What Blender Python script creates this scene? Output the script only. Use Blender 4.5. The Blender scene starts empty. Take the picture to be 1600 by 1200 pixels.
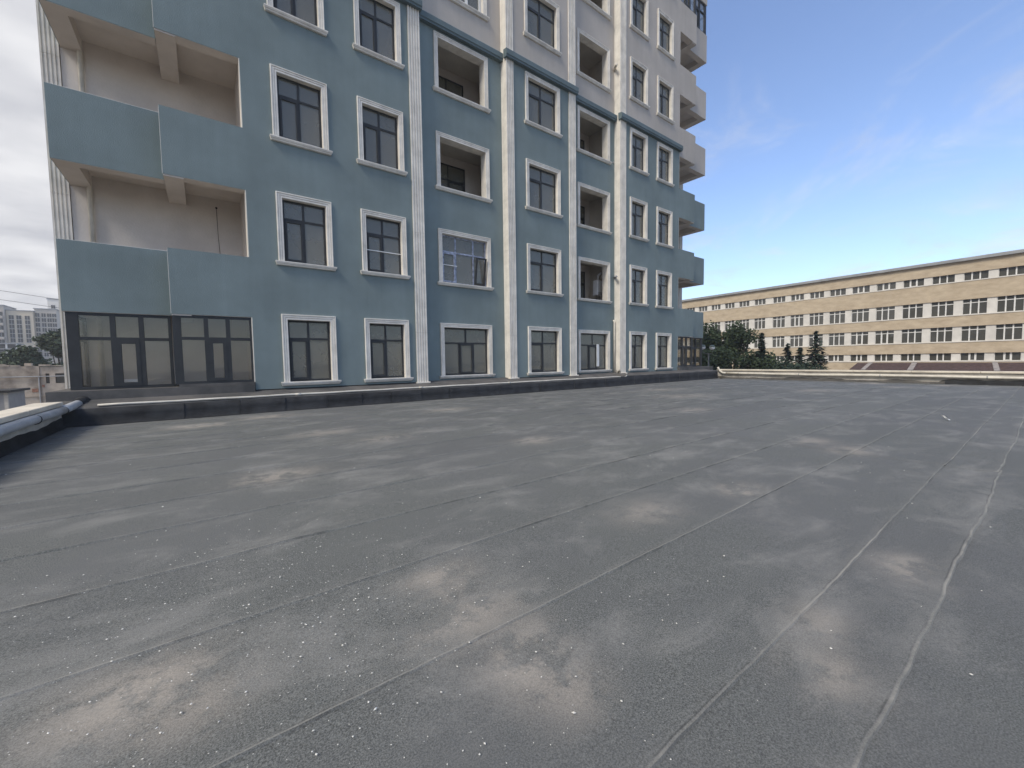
import bpy, math, random
from mathutils import Vector, Matrix
random.seed(7)
R = math.radians
scene = bpy.context.scene
COL = scene.collection

# ---------------------------------------------------------------- camera
cam_d = bpy.data.cameras.new('camera')
cam = bpy.data.objects.new('camera', cam_d)
COL.objects.link(cam)
YAW, PITCH, ROLL = .645215, -.0573588, -.0143192
fw = Vector((math.sin(YAW)*math.cos(PITCH), math.cos(YAW)*math.cos(PITCH), math.sin(PITCH)))
rt = Vector((math.cos(YAW), -math.sin(YAW), 0))
up = rt.cross(fw)
r2 = math.cos(ROLL)*rt + math.sin(ROLL)*up
u2 = -math.sin(ROLL)*rt + math.cos(ROLL)*up
M = Matrix((r2, u2, -fw)).transposed().to_4x4()
cam.matrix_world = M
cam_d.sensor_width = 36
cam_d.lens = 636.81/1600*36
cam_d.clip_start = .05
cam_d.clip_end = 3000
scene.camera = cam

# ---------------------------------------------------------------- light
SUN_AZ, SUN_EL = R(-106), R(47)          # azimuth clockwise from +Y: the sun stands to the left
world = bpy.data.worlds.new('World'); scene.world = world; world.use_nodes = True
nt = world.node_tree; nt.nodes.clear()
def N(tree, t, **kw):
    n = tree.nodes.new(t)
    for k, v in kw.items(): setattr(n, k, v)
    return n
L = nt.links.new
sky = N(nt, 'ShaderNodeTexSky', sky_type='NISHITA', sun_disc=False)
sky.sun_elevation = SUN_EL; sky.sun_rotation = SUN_AZ
sky.air_density = 1.0; sky.dust_density = .6; sky.ozone_density = 2.0
bg = N(nt, 'ShaderNodeBackground'); bg.inputs[1].default_value = .110
tint = N(nt, 'ShaderNodeMix', data_type='RGBA', blend_type='MULTIPLY'); tint.inputs[0].default_value = 1
L(sky.outputs[0], tint.inputs[6]); tint.inputs[7].default_value = (1.0, 1.0, 1.09, 1)
L(tint.outputs[2], bg.inputs[0])
tc = N(nt, 'ShaderNodeTexCoord')
sep = N(nt, 'ShaderNodeSeparateXYZ'); L(tc.outputs['Generated'], sep.inputs[0])
def mth(tree, op, a, b=None, c=None, clamp=False):
    n = N(tree, 'ShaderNodeMath', operation=op); n.use_clamp = clamp
    for i, v in enumerate((a, b, c)):
        if v is None: continue
        if isinstance(v, (int, float)): n.inputs[i].default_value = v
        else: tree.links.new(v, n.inputs[i])
    return n.outputs[0]
zc = mth(nt, 'ADD', mth(nt, 'MAXIMUM', sep.outputs[2], 0), .14)
cmb = N(nt, 'ShaderNodeCombineXYZ')
L(mth(nt, 'DIVIDE', sep.outputs[0], zc), cmb.inputs[0])
L(mth(nt, 'DIVIDE', sep.outputs[1], zc), cmb.inputs[1])
n1 = N(nt, 'ShaderNodeTexNoise'); n1.inputs['Scale'].default_value = 1.1; n1.inputs['Detail'].default_value = 7
n1.inputs['Roughness'].default_value = .58; n1.inputs['Distortion'].default_value = .25
L(cmb.outputs[0], n1.inputs['Vector'])
# overcast side of the sky (left of the building), clear side away from it
side = mth(nt, 'ADD', mth(nt, 'MULTIPLY', sep.outputs[0], -.87), mth(nt, 'MULTIPLY', sep.outputs[1], .5))
cover = N(nt, 'ShaderNodeMapRange', interpolation_type='SMOOTHSTEP')
cover.inputs['From Min'].default_value = -.35; cover.inputs['From Max'].default_value = .45
cover.inputs['To Min'].default_value = -.30; cover.inputs['To Max'].default_value = .62
L(side, cover.inputs['Value'])
cl = mth(nt, 'ADD', n1.outputs['Fac'], cover.outputs[0])
cf = N(nt, 'ShaderNodeMapRange', interpolation_type='SMOOTHSTEP')
cf.inputs['From Min'].default_value = .42; cf.inputs['From Max'].default_value = .85
L(cl, cf.inputs['Value'])
n5 = N(nt, 'ShaderNodeTexNoise'); n5.inputs['Scale'].default_value = 1.7; n5.inputs['Detail'].default_value = 9; n5.inputs['Roughness'].default_value = .62; n5.inputs['Distortion'].default_value = .9
L(cmb.outputs[0], n5.inputs['Vector'])
wisp = N(nt, 'ShaderNodeMapRange', interpolation_type='SMOOTHSTEP')
for k_, v_ in zip(('From Min','From Max','To Min','To Max'), (.47,.74,.02,.50)): wisp.inputs[k_].default_value = v_
L(n5.outputs['Fac'], wisp.inputs['Value'])
veil = mth(nt, 'MAXIMUM', cf.outputs[0], wisp.outputs[0])
n2 = N(nt, 'ShaderNodeTexNoise'); n2.inputs['Scale'].default_value = 2.6; n2.inputs['Detail'].default_value = 5
L(cmb.outputs[0], n2.inputs['Vector'])
cr = N(nt, 'ShaderNodeValToRGB')
cr.color_ramp.elements[0].position = .3; cr.color_ramp.elements[0].color = (.60, .61, .66, 1)
cr.color_ramp.elements[1].position = .68; cr.color_ramp.elements[1].color = (.93, .93, .95, 1)
L(n2.outputs['Fac'], cr.inputs[0])
bgc = N(nt, 'ShaderNodeBackground'); bgc.inputs[1].default_value = .50
L(cr.outputs[0], bgc.inputs[0])
mx = N(nt, 'ShaderNodeMixShader'); L(veil, mx.inputs[0]); L(bg.outputs[0], mx.inputs[1]); L(bgc.outputs[0], mx.inputs[2])
wo = N(nt, 'ShaderNodeOutputWorld'); L(mx.outputs[0], wo.inputs[0])

sun_d = bpy.data.lights.new('sun', 'SUN'); sun_d.energy = 1.5; sun_d.angle = R(18); sun_d.color = (1, .93, .82)
sun = bpy.data.objects.new('sun', sun_d); COL.objects.link(sun)
sv = Vector((math.sin(SUN_AZ)*math.cos(SUN_EL), math.cos(SUN_AZ)*math.cos(SUN_EL), math.sin(SUN_EL)))
sun.rotation_euler = sv.to_track_quat('Z', 'Y').to_euler()

scene.view_settings.view_transform = 'Standard'; scene.view_settings.look = 'None'
scene.view_settings.gamma = 1; scene.view_settings.use_curve_mapping = False
scene.view_settings.exposure = 1.03

# ---------------------------------------------------------------- materials
def mat(name, col, rough=.8, var=.08, vscale=1.5, bump=0, bscale=60, spec=.3, metal=0, col2=None, stretch=None, mix=(.35, .7), streak=0):
    m = bpy.data.materials.new(name); m.use_nodes = True
    t = m.node_tree; b = t.nodes['Principled BSDF']
    b.inputs['Roughness'].default_value = rough; b.inputs['Metallic'].default_value = metal
    b.inputs['Specular IOR Level'].default_value = spec
    g = N(t, 'ShaderNodeNewGeometry')
    vec = g.outputs['Position']
    if stretch:
        mp = N(t, 'ShaderNodeMapping'); mp.inputs['Scale'].default_value = stretch
        t.links.new(vec, mp.inputs[0]); vv = mp.outputs[0]
    else: vv = vec
    no = N(t, 'ShaderNodeTexNoise'); no.inputs['Scale'].default_value = vscale; no.inputs['Detail'].default_value = 8
    no.inputs['Roughness'].default_value = .62
    t.links.new(vv, no.inputs['Vector'])
    c2 = col2 or tuple(min(1, c*(1+2*var)) for c in col)
    c1 = col if col2 else tuple(c*(1-2*var) for c in col)
    rp = N(t, 'ShaderNodeValToRGB')
    rp.color_ramp.elements[0].position = mix[0]; rp.color_ramp.elements[0].color = (*c1, 1)
    rp.color_ramp.elements[1].position = mix[1]; rp.color_ramp.elements[1].color = (*c2, 1)
    t.links.new(no.outputs['Fac'], rp.inputs[0]); out = rp.outputs[0]
    if streak:
        # rain run-off: long vertical marks broken up by a second noise
        ms = N(t, 'ShaderNodeMapping'); ms.inputs['Scale'].default_value = (3.2, 3.2, .16); t.links.new(vec, ms.inputs[0])
        ns = N(t, 'ShaderNodeTexNoise'); ns.inputs['Scale'].default_value = 1.6; ns.inputs['Detail'].default_value = 6; t.links.new(ms.outputs[0], ns.inputs['Vector'])
        rs = N(t, 'ShaderNodeMapRange'); t.links.new(ns.outputs['Fac'], rs.inputs['Value'])
        for k_, v_ in zip(('From Min','From Max','To Min','To Max'), (.38,.66,1.0,1-streak)): rs.inputs[k_].default_value = v_
        mm = N(t, 'ShaderNodeMix', data_type='RGBA', blend_type='MULTIPLY'); mm.inputs[0].default_value = 1
        t.links.new(out, mm.inputs[6]); t.links.new(rs.outputs[0], mm.inputs[7]); out = mm.outputs[2]
    t.links.new(out, b.inputs['Base Color'])
    if bump:
        n3 = N(t, 'ShaderNodeTexNoise'); n3.inputs['Scale'].default_value = bscale; n3.inputs['Detail'].default_value = 4
        t.links.new(vec, n3.inputs['Vector'])
        bp = N(t, 'ShaderNodeBump'); bp.inputs['Strength'].default_value = bump; bp.inputs['Distance'].default_value = .02
        t.links.new(n3.outputs['Fac'], bp.inputs['Height']); t.links.new(bp.outputs[0], b.inputs['Normal'])
    return m

BLUE = mat('blue_stucco', (.196, .240, .240), .9, .06, .55, .35, 55, .15, streak=.05)
BEIGE = mat('beige_stucco', (.46, .42, .375), .9, .05, .5, .3, 55, .15, streak=.05)
BALC = mat('balcony_plaster', (.63, .575, .52), .9, .06, .7, .25, 20, .15)
TRIM = mat('cream_trim', (.74, .70, .63), .75, .07, 2.4, .15, 90, .25, streak=.08)
SMOOTH = mat('cream_stone', (.76, .70, .60), .75, .05, 1.2, .1, 60, .25)
CORN = mat('cornice_blue', (.125, .165, .178), .85, .06, 1.2, .2, 60, .2)
FRAME = mat('dark_frame', (.040, .042, .044), .55, .08, 4, 0, 1, .25)
FILM = mat('frame_film', (.30, .33, .42), .4, .3, 9, 0, 1, .5)
WHITEF = mat('white_frame', (.72, .72, .70), .5, .04, 4)
ROOM = mat('room_plaster', (.58, .53, .46), .9, .1, .5)
SLABM = mat('concrete_slab', (.36, .34, .31), .9, .1, 1.0)
MEMB = None
UPST = mat('bitumen_upstand', (.030, .031, .033), .75, .22, 2.5, .4, 120, .3)
LEDGE = mat('ledge_membrane', (.075, .074, .072), .85, 0, 1.6, .4, 90, .2, col2=(.15, .14, .13))
PIPEG = mat('grey_pipe_plastic', (.42, .43, .44), .5, .08, 3, 0, 1, .4)
PIPEC = mat('cream_pipe_plastic', (.62, .58, .50), .5, .08, 3, 0, 1, .4)
WALLP = mat('parapet_plaster', (.50, .47, .42), .9, .15, 1.3, .4, 25, .15)
COPE = mat('coping_stone', (.66, .60, .50), .85, .08, 2, .3, 40, .2)
SIDING = mat('tower_white', (.84, .78, .69), .85, .06, .05)
GROUND = mat('ground_dirt', (.16, .14, .12), .95, .2, .15)
TAN = mat('tan_limestone', (.40, .325, .235), .9, 0, 1.5, .2, 6, .15, col2=(.57, .48, .355), mix=(.3, .72), stretch=(1,.6,1.4))
PANELW = mat('white_plaster', (.66, .64, .60), .85, .06, .8)
GREYROOF = mat('grey_fascia', (.30, .31, .32), .7, .1, .6)
TILE = mat('brown_roof_tile', (.085, .055, .055), .85, .2, 3)
RIB = mat('roof_rib_sheet', (.30, .28, .28), .7, .15, 2)
OLD = mat('old_plaster', (.21, .17, .135), .95, 0, .55, .3, 8, .1, col2=(.52, .44, .355), mix=(.34, .60))
DARKW = mat('dark_void', (.035, .035, .037), .8, .1, 2)
GREYC = mat('grey_concrete', (.33, .33, .33), .9, .12, .5)
BLOCKC = mat('block_cream', (.72, .60, .44), .9, .04, .05)
BLOCKG = mat('block_grey', (.54, .48, .41), .9, .08, .05)
BARK = mat('bark', (.07, .055, .042), .9, .25, 4)
STEEL = mat('lamp_steel', (.16, .16, .16), .5, .1, 3, metal=.4)
GLOBE = mat('lamp_globe', (.82, .82, .80), .3, .02, 3, spec=.5)
GLOBED = mat('lamp_globe_reflection', (.10, .13, .11), .3, .1, 3, spec=.5)  # clear upper half; dark green paints the trees reflected in it
PLAST = mat('white_plastic', (.92, .92, .92), .4, .02, 20)
BOIL = mat('boiler_enamel', (.75, .75, .76), .35, .03, 5)
CABLE = mat('black_cable', (.03, .03, .03), .6, .1, 5)
BRICK = mat('clay_brick', (.30, .15, .10), .9, .2, 6)
DEB = mat('pale_chips', (.70, .68, .62), .7, .15, 40)
DRY = mat('dry_grass', (.13, .11, .07), .9, .3, 20)

def leafmat(name, a, b, s):
    m = mat(name, a, .75, 0, s, 0, 1, .2, col2=b, mix=(.3, .7))
    return m
LEAF = leafmat('broad_leaf', (.034, .052, .028), (.085, .115, .058), .8)
LEAF2 = leafmat('needle_leaf', (.026, .042, .030), (.052, .075, .050), .9)
LEAF3 = leafmat('far_leaf', (.040, .058, .034), (.095, .120, .072), .35)

def glass(name, tint, rough=.02, base=.03, fac=.9, film=.58):
    m = bpy.data.materials.new(name); m.use_nodes = True
    t = m.node_tree; t.nodes.clear()
    tr = N(t, 'ShaderNodeBsdfTransparent'); tr.inputs[0].default_value = (*tint, 1)
    gl = N(t, 'ShaderNodeBsdfGlossy'); gl.inputs['Roughness'].default_value = rough; gl.inputs[0].default_value = (.96, .95, .92, 1)
    fr = N(t, 'ShaderNodeFresnel'); fr.inputs[0].default_value = 1.5
    g = N(t, 'ShaderNodeNewGeometry')
    no = N(t, 'ShaderNodeTexNoise'); no.inputs['Scale'].default_value = .9; no.inputs['Detail'].default_value = 2
    t.links.new(g.outputs['Position'], no.inputs['Vector'])
    bp = N(t, 'ShaderNodeBump'); bp.inputs['Strength'].default_value = .05; bp.inputs['Distance'].default_value = .02
    t.links.new(no.outputs['Fac'], bp.inputs['Height']); t.links.new(bp.outputs[0], gl.inputs['Normal'])
    f2 = mth(t, 'ADD', mth(t, 'MULTIPLY', fr.outputs[0], fac), base)
    a = N(t, 'ShaderNodeMixShader'); t.links.new(f2, a.inputs[0]); t.links.new(tr.outputs[0], a.inputs[1]); t.links.new(gl.outputs[0], a.inputs[2])
    # film of dust on the pane
    df = N(t, 'ShaderNodeBsdfDiffuse'); df.inputs[0].default_value = (.36, .35, .30, 1)
    n4 = N(t, 'ShaderNodeTexNoise'); n4.inputs['Scale'].default_value = 1.1; n4.inputs['Detail'].default_value = 4
    t.links.new(g.outputs['Position'], n4.inputs['Vector'])
    d = mth(t, 'MULTIPLY_ADD', n4.outputs['Fac'], film*.45, film*.40, clamp=True)
    b = N(t, 'ShaderNodeMixShader'); t.links.new(d, b.inputs[0]); t.links.new(a.outputs[0], b.inputs[1]); t.links.new(df.outputs[0], b.inputs[2])
    o = N(t, 'ShaderNodeOutputMaterial'); t.links.new(b.outputs[0], o.inputs[0])
    return m
GLASS = glass('window_glass', (.60, .61, .59))
GLASSB = glass('balcony_glass', (.95, .945, .93), base=.02, fac=.6, film=.06)
GLASSF = glass('far_glass', (.10, .11, .12), base=.04, film=.30)

# ---------------------------------------------------------------- mesh helpers
class MB:
    def __init__(s): s.v = []; s.f = []
    def box(s, x0, x1, y0, y1, z0, z1):
        b = len(s.v)
        s.v += [(x0,y0,z0),(x1,y0,z0),(x1,y1,z0),(x0,y1,z0),(x0,y0,z1),(x1,y0,z1),(x1,y1,z1),(x0,y1,z1)]
        s.f += [(b,b+3,b+2,b+1),(b+4,b+5,b+6,b+7),(b,b+1,b+5,b+4),(b+1,b+2,b+6,b+5),(b+2,b+3,b+7,b+6),(b+3,b,b+4,b+7)]
        return s
    def bbox(s, x0, x1, y0, y1, z0, z1, c=.008):
        # box with chamfered vertical and horizontal edges (three stacked outlines)
        def ring(z, i): return [(x0+i+c,y0+i,z),(x1-i-c,y0+i,z),(x1-i,y0+i+c,z),(x1-i,y1-i-c,z),(x1-i-c,y1-i,z),(x0+i+c,y1-i,z),(x0+i,y1-i-c,z),(x0+i,y0+i+c,z)]
        b = len(s.v)
        for z, i in ((z0,c),(z0+c,0),(z1-c,0),(z1,c)): s.v += ring(z, i)
        for k in range(3):
            for j in range(8):
                a = b+8*k+j; d = b+8*k+(j+1) % 8
                s.f.append((a, d, d+8, a+8))
        s.f.append(tuple(b+7-j for j in range(8))); s.f.append(tuple(b+24+j for j in range(8)))
        return s
    def quad(s, *p):
        b = len(s.v); s.v += [tuple(q) for q in p]; s.f.append(tuple(range(b, b+len(p)))); return s
    def tube(s, pts, r, n=8, cap=True):
        pts = [Vector(p) for p in pts]; b = len(s.v)
        rs = r if isinstance(r, (list, tuple)) else [r]*len(pts)
        ref = None
        for i, p in enumerate(pts):
            d = (pts[min(i+1, len(pts)-1)]-pts[max(i-1, 0)]).normalized()
            if ref is None: ref = Vector((0,0,1)) if abs(d.z) < .9 else Vector((1,0,0))
            a = d.cross(ref).normalized(); c = d.cross(a).normalized()
            for k in range(n):
                t = 2*math.pi*k/n; s.v.append(tuple(p+rs[i]*(math.cos(t)*a+math.sin(t)*c)))
        for i in range(len(pts)-1):
            for k in range(n):
                s.f.append((b+i*n+k, b+i*n+(k+1) % n, b+(i+1)*n+(k+1) % n, b+(i+1)*n+k))
        if cap:
            s.f.append(tuple(b+k for k in range(n-1,-1,-1))); e = b+(len(pts)-1)*n; s.f.append(tuple(e+k for k in range(n)))
        return s
    def prism_z(s, prof, z0, z1):
        # prof: closed (x, y) outline counter-clockwise from above
        b = len(s.v); n = len(prof)
        s.v += [(x,y,z0) for x,y in prof]+[(x,y,z1) for x,y in prof]
        for i in range(n): j = (i+1) % n; s.f.append((b+i, b+j, b+n+j, b+n+i))
        s.f.append(tuple(b+n+i for i in range(n))); s.f.append(tuple(b+n-1-i for i in range(n)))
        return s
    def prism_x(s, prof, x0, x1):
        b = len(s.v); n = len(prof)
        s.v += [(x0,y,z) for y,z in prof]+[(x1,y,z) for y,z in prof]
        for i in range(n): j = (i+1) % n; s.f.append((b+i, b+j, b+n+j, b+n+i))
        s.f.append(tuple(b+n+i for i in range(n))); s.f.append(tuple(b+n-1-i for i in range(n)))
        return s
    def sphere(s, c, r, n=12, m=8, z0=-1, z1=1):
        b = len(s.v)
        for i in range(m+1):
            z = z0+(z1-z0)*i/m if (z0 != -1 or z1 != 1) else -math.cos(math.pi*i/m)
            q = math.sqrt(max(0, 1-z*z))
            for k in range(n): t = 2*math.pi*k/n; s.v.append((c[0]+r*q*math.cos(t), c[1]+r*q*math.sin(t), c[2]+r*z))
        for i in range(m):
            for k in range(n): s.f.append((b+i*n+k, b+i*n+(k+1) % n, b+(i+1)*n+(k+1) % n, b+(i+1)*n+k))
        return s
    def shift(s, dx, dy, dz): s.v = [(x+dx, y+dy, z+dz) for x, y, z in s.v]; return s
    def mesh(s, name, m):
        me = bpy.data.meshes.new(name); me.from_pydata(s.v, [], s.f)
        me.materials.append(m)
        import bmesh
        bm = bmesh.new(); bm.from_mesh(me)
        bmesh.ops.recalc_face_normals(bm, faces=bm.faces)
        bm.to_mesh(me); bm.free()
        return me

def wpos(o): return Vector(o['wp']) if o is not None and 'wp' in o else Vector((0,0,0))
WP = {}
def link(name, data, parent=None, at=(0,0,0)):
    """at: world position of the object's origin"""
    o = bpy.data.objects.new(name, data); COL.objects.link(o)
    at = Vector(at); WP[o.name] = at
    if parent is not None:
        o.parent = parent; o.location = at-WP[parent.name]
    else: o.location = at
    return o
def obj(name, mb, m, parent=None, at=None):
    """mesh given in world coordinates; the origin goes to `at` (default: parent's origin)"""
    if at is None: at = WP[parent.name] if parent is not None else (0,0,0)
    at = Vector(at)
    mb.shift(-at.x, -at.y, -at.z)
    return link(name, mb.mesh(name, m), parent, at)
def smooth(o):
    for p in o.data.polygons: p.use_smooth = True
    return o
def tag(o, label, cat, group=None):
    o['label'] = label; o['category'] = cat
    if group: o['group'] = group
    return o
def thing(name, label, cat, at, group=None):
    return tag(link(name, None, None, at), label, cat, group)
def structure(o): o['kind'] = 'structure'; return o
def stuff(o): o['kind'] = 'stuff'; return o

# ---------------------------------------------------------------- ground
DECK = -1.2; GZ = -8.0
g = MB(); g.quad((-900,-900,GZ),(900,-900,GZ),(900,900,GZ),(-900,900,GZ))
structure(obj('ground', g, GROUND))
pod = MB().box(-2.52, 24.3, -12, 11.9, GZ-.2, DECK-.03)
structure(obj('podium', pod, GREYC))

# ---------------------------------------------------------------- roof deck of membrane sheets
def membrane():
    m = bpy.data.materials.new('roof_membrane'); m.use_nodes = True
    t = m.node_tree; b = t.nodes['Principled BSDF']
    b.inputs['Roughness'].default_value = .82; b.inputs['Specular IOR Level'].default_value = .35
    g = N(t, 'ShaderNodeNewGeometry'); P = g.outputs['Position']
    def noise(scale, detail=4, rough=.6, vec=P, dist=0):
        n = N(t, 'ShaderNodeTexNoise'); n.inputs['Scale'].default_value = scale; n.inputs['Detail'].default_value = detail
        n.inputs['Roughness'].default_value = rough; n.inputs['Distortion'].default_value = dist
        t.links.new(vec, n.inputs['Vector']); return n.outputs['Fac']
    def rng(v, a, b_, lo=0, hi=1):
        n = N(t, 'ShaderNodeMapRange', interpolation_type='SMOOTHSTEP')
        for k, x in zip(('From Min','From Max','To Min','To Max'), (a,b_,lo,hi)): n.inputs[k].default_value = x
        t.links.new(v, n.inputs['Value']); return n.outputs[0]
    def mixc(f, a, b_):
        n = N(t, 'ShaderNodeMix', data_type='RGBA')
        t.links.new(f, n.inputs[0])
        for i, c in ((6,a),(7,b_)):
            if isinstance(c, tuple): n.inputs[i].default_value = (*c, 1)
            else: t.links.new(c, n.inputs[i])
        return n.outputs[2]
    gran = noise(170, 4, .85)
    base = mixc(rng(gran, .32, .70), (.031,.0325,.030), (.258,.265,.248))
    # broad wear and roll to roll shade
    oi = N(t, 'ShaderNodeObjectInfo')
    big = noise(.55, 6, .65)
    base = mixc(rng(big, .35, .68, 0, .55), base, (.135,.136,.137))
    base = mixc(mth(t, 'MULTIPLY', oi.outputs['Random'], .22), base, (.070,.073,.077))
    # dust: drifts in patches, in seam lines
    at_d = N(t, 'ShaderNodeAttribute', attribute_name='dust'); at_s = N(t, 'ShaderNodeAttribute', attribute_name='seam')
    mp = N(t, 'ShaderNodeMapping'); mp.inputs['Scale'].default_value = (1, 1.6, 1); mp.inputs['Rotation'].default_value = (0,0,.35)
    t.links.new(P, mp.inputs[0])
    patch = noise(1.25, 9, .66, mp.outputs[0], .5)
    p1 = rng(patch, .46, .72, 0, .62)
    p2 = mth(t, 'MULTIPLY', at_d.outputs['Fac'], rng(noise(4.5, 8, .72), .38, .55, .15, 1.25))
    grn = rng(gran, .25, .75, .55, 1)
    base = mixc(mth(t, 'MULTIPLY', p1, grn, clamp=True), base, (.30,.292,.272))
    base = mixc(mth(t, 'MULTIPLY', p2, grn, clamp=True), base, (.43,.38,.32))
    line = rng(at_s.outputs['Fac'], .003, .0100, 1, 0)
    line2 = rng(at_s.outputs['Fac'], .01, .05, .16, 0)
    brk = mth(t, 'MAXIMUM', rng(noise(1.1, 9, .8), .40, .62, .05, 1), N(t, 'ShaderNodeAttribute', attribute_name='bond').outputs['Fac'])
    ln = mth(t, 'MULTIPLY', mth(t, 'MAXIMUM', line, line2), brk, clamp=True)
    dk = mth(t, 'MULTIPLY', rng(at_s.outputs['Fac'], .006, .008, 0, 1), rng(at_s.outputs['Fac'], .009, .013, 1, 0))  # dark line beside the seam paints the shadow gap under the lap
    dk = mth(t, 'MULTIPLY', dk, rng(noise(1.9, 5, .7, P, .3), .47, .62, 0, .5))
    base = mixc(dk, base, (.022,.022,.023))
    base = mixc(mth(t, 'MULTIPLY', ln, .85), base, (.32,.305,.27))
    t.links.new(base, b.inputs['Base Color'])
    bp = N(t, 'ShaderNodeBump'); bp.inputs['Strength'].default_value = .55; bp.inputs['Distance'].default_value = .004
    t.links.new(gran, bp.inputs['Height'])
    b2 = N(t, 'ShaderNodeBump'); b2.inputs['Strength'].default_value = .5; b2.inputs['Distance'].default_value = .012
    t.links.new(noise(6, 5), b2.inputs['Height']); t.links.new(bp.outputs[0], b2.inputs['Normal'])
    t.links.new(b2.outputs[0], b.inputs['Normal'])
    return m
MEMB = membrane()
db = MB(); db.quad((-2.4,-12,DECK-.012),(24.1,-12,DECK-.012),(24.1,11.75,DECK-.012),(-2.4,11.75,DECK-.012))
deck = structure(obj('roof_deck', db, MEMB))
DUST = [(.98,1.2,.17,.95),(1.0,1.03,.14,.75),(1.1,1.32,.13,.5),(.95,1.6,.26,.5),(-.26,1.98,.26,.8),(-.1,1.75,.2,.5),(3.11,.45,.17,.6),(3.8,1.66,.2,.75),(.99,2.0,.2,.6),
        (2.16,.6,.16,.4),(1.83,.47,.16,.5),(-.15,10.1,.45,.7),(1.1,10.7,.5,.6),(.55,4.95,.4,.6),(2.7,1.88,.3,.4),(4.8,9.0,.5,.5),(6.45,1.5,.3,.5),
        (6.8,2.0,.3,.5),(20.6,3.5,.6,.5),(17,5,.8,.4),(12,7,.9,.4),(9,5,.5,.4),(14,9,.8,.4),(22.8,4.6,.5,.7),(22.6,2.5,.4,.6),(2.2,6.3,.4,.4),(3.9,4.6,.35,.45),(1.6,7.5,.5,.4)]
brd = random.Random(5)
BLIS = [(brd.uniform(-1.5, 20), brd.uniform(.3, 10.5), brd.uniform(.12, .4), brd.uniform(.004, .012)) for _ in range(90)]
def wob(x, seed, amp):
    return amp*(math.sin(x*.9+seed*2.1)+.5*math.sin(x*2.7+seed*5.7)+.25*math.sin(x*7.1+seed*1.3)+.2*math.sin(x*17.7+seed*7.9))
edges = [-2.10,-1.31,-.52,.28,.66,1.45,2.24,3.04,3.87,4.66,5.45,6.24,7.03,7.82,8.61,9.40,10.19,10.98]
ends = [-2.36, 6.4, 16.4, 23.95]
for si, y0 in enumerate(edges):
    y1 = edges[si+1] if si+1 < len(edges) else 11.72
    amp = {.28:.012, .66:.005}.get(y0, .0028)
    for xi in range(3):
        x0 = ends[xi]-(.09 if xi else 0); x1 = ends[xi+1]
        jig = random.uniform(-.03, .03) if xi else 0
        step = .05 if (xi == 0 and y0 < 5) else .12
        nx = int((x1-x0)/step); rows = [-.004, .0, .0012, .006, .013, .03, .07, .16, .3, .45, .6, .72]
        full = y1-y0+.06
        rows = [r for r in rows if r < full-.05]+[full]
        mb = MB(); seam = []; dust = []
        bond = {.28:.35,.66:.35,1.45:.6,2.24:.4,3.04:.3}.get(y0, .08 if xi == 0 else .4)
        z_end = .004*(2-xi)*.6
        nr = len(rows)
        for i in range(nx+1):
            x = x0+(x1-x0)*i/nx
            e = wob(x, si+1.3*xi, amp)+.0012*math.sin(31*x+si)
            lip = .0085+.002*max(0, math.sin(2.3*x+si*1.9))+(.010*max(0, math.sin(1.9*x+.6)) if y0 == .28 else 0)
            for j, r in enumerate(rows):
                y = y0+e*max(0, 1-r/.3)+r
                z = DECK+lip*max(0, 1-r/.25)+.002+z_end-.004*min(1, r/full)
                z += .0016*math.sin(1.3*x+2.1*y)+.0008*math.sin(3.1*x-2.7*y+si)
                for bx, by, br, bh in BLIS:
                    q = ((x-bx)**2+(2*(y-by))**2)/(br*br)
                    if q < 4: z += bh*math.exp(-q*1.5)
                if r < 0: z = DECK-.011
                # cross lap at the start of the sheet stands a little proud
                if xi and i <= 2: z += .004
                mb.v.append((x+(jig if i in (0,) else 0), y, z))
                sd = max(0, r)
                if xi: sd = min(sd, abs(x-x0)*1.4+.002)
                seam.append((sd if r > 0 else .0102)*{.28:.62,.66:.72,1.45:.85}.get(y0, 1.15 if (xi == 0 and y0 > 3.5) else .85))  # front of the lip falls in the dark band of the painted gap
                dv = 0
                for bx, by, br, bs in DUST:
                    q = ((x-bx)**2+(1.5*(y-by))**2)/(br*br)
                    if q < 6: dv = max(dv, bs*math.exp(-q))
                dust.append(dv)
        for i in range(nx):
            for j in range(nr-1):
                a = i*nr+j; mb.f.append((a, a+nr, a+nr+1, a+1))
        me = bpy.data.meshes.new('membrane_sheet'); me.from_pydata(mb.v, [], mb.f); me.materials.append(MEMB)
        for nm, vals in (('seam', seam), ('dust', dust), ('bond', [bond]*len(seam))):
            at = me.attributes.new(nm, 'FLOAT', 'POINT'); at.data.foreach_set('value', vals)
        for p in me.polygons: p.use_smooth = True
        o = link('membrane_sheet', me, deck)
        if y0 == .28 and xi == 0: o['label'] = 'membrane sheet with a ragged lifted edge nearest the right of the picture'

# pale chips strewn over the near part of the deck
ch = MB()
for i in range(2300):
    if i < 1700:
        x, y = random.gauss(.25, .75), random.gauss(2.0, .9)
    else: x, y = random.uniform(-2, 12), random.uniform(.1, 10)
    if x < -2.1 or y < .1: continue
    s = random.choice((.0015,.002,.002,.0025,.0025,.003,.004,.0055))*(1 if i < 1700 else 1.6); a = random.uniform(0, 6.3)
    c, d = math.cos(a)*s, math.sin(a)*s; k = random.uniform(.4, .9); z = DECK+.0125+random.uniform(0, .002)
    h = s*.5
    b = len(ch.v)
    ch.v += [(x-c,y-d,z),(x+d*k,y-c*k,z),(x+c,y+d,z),(x-d*k,y+c*k,z),(x,y,z+h)]
    ch.f += [(b,b+1,b+4),(b+1,b+2,b+4),(b+2,b+3,b+4),(b+3,b,b+4)]
stuff(obj('pale_grit', ch, DEB))
sc = MB()
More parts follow.
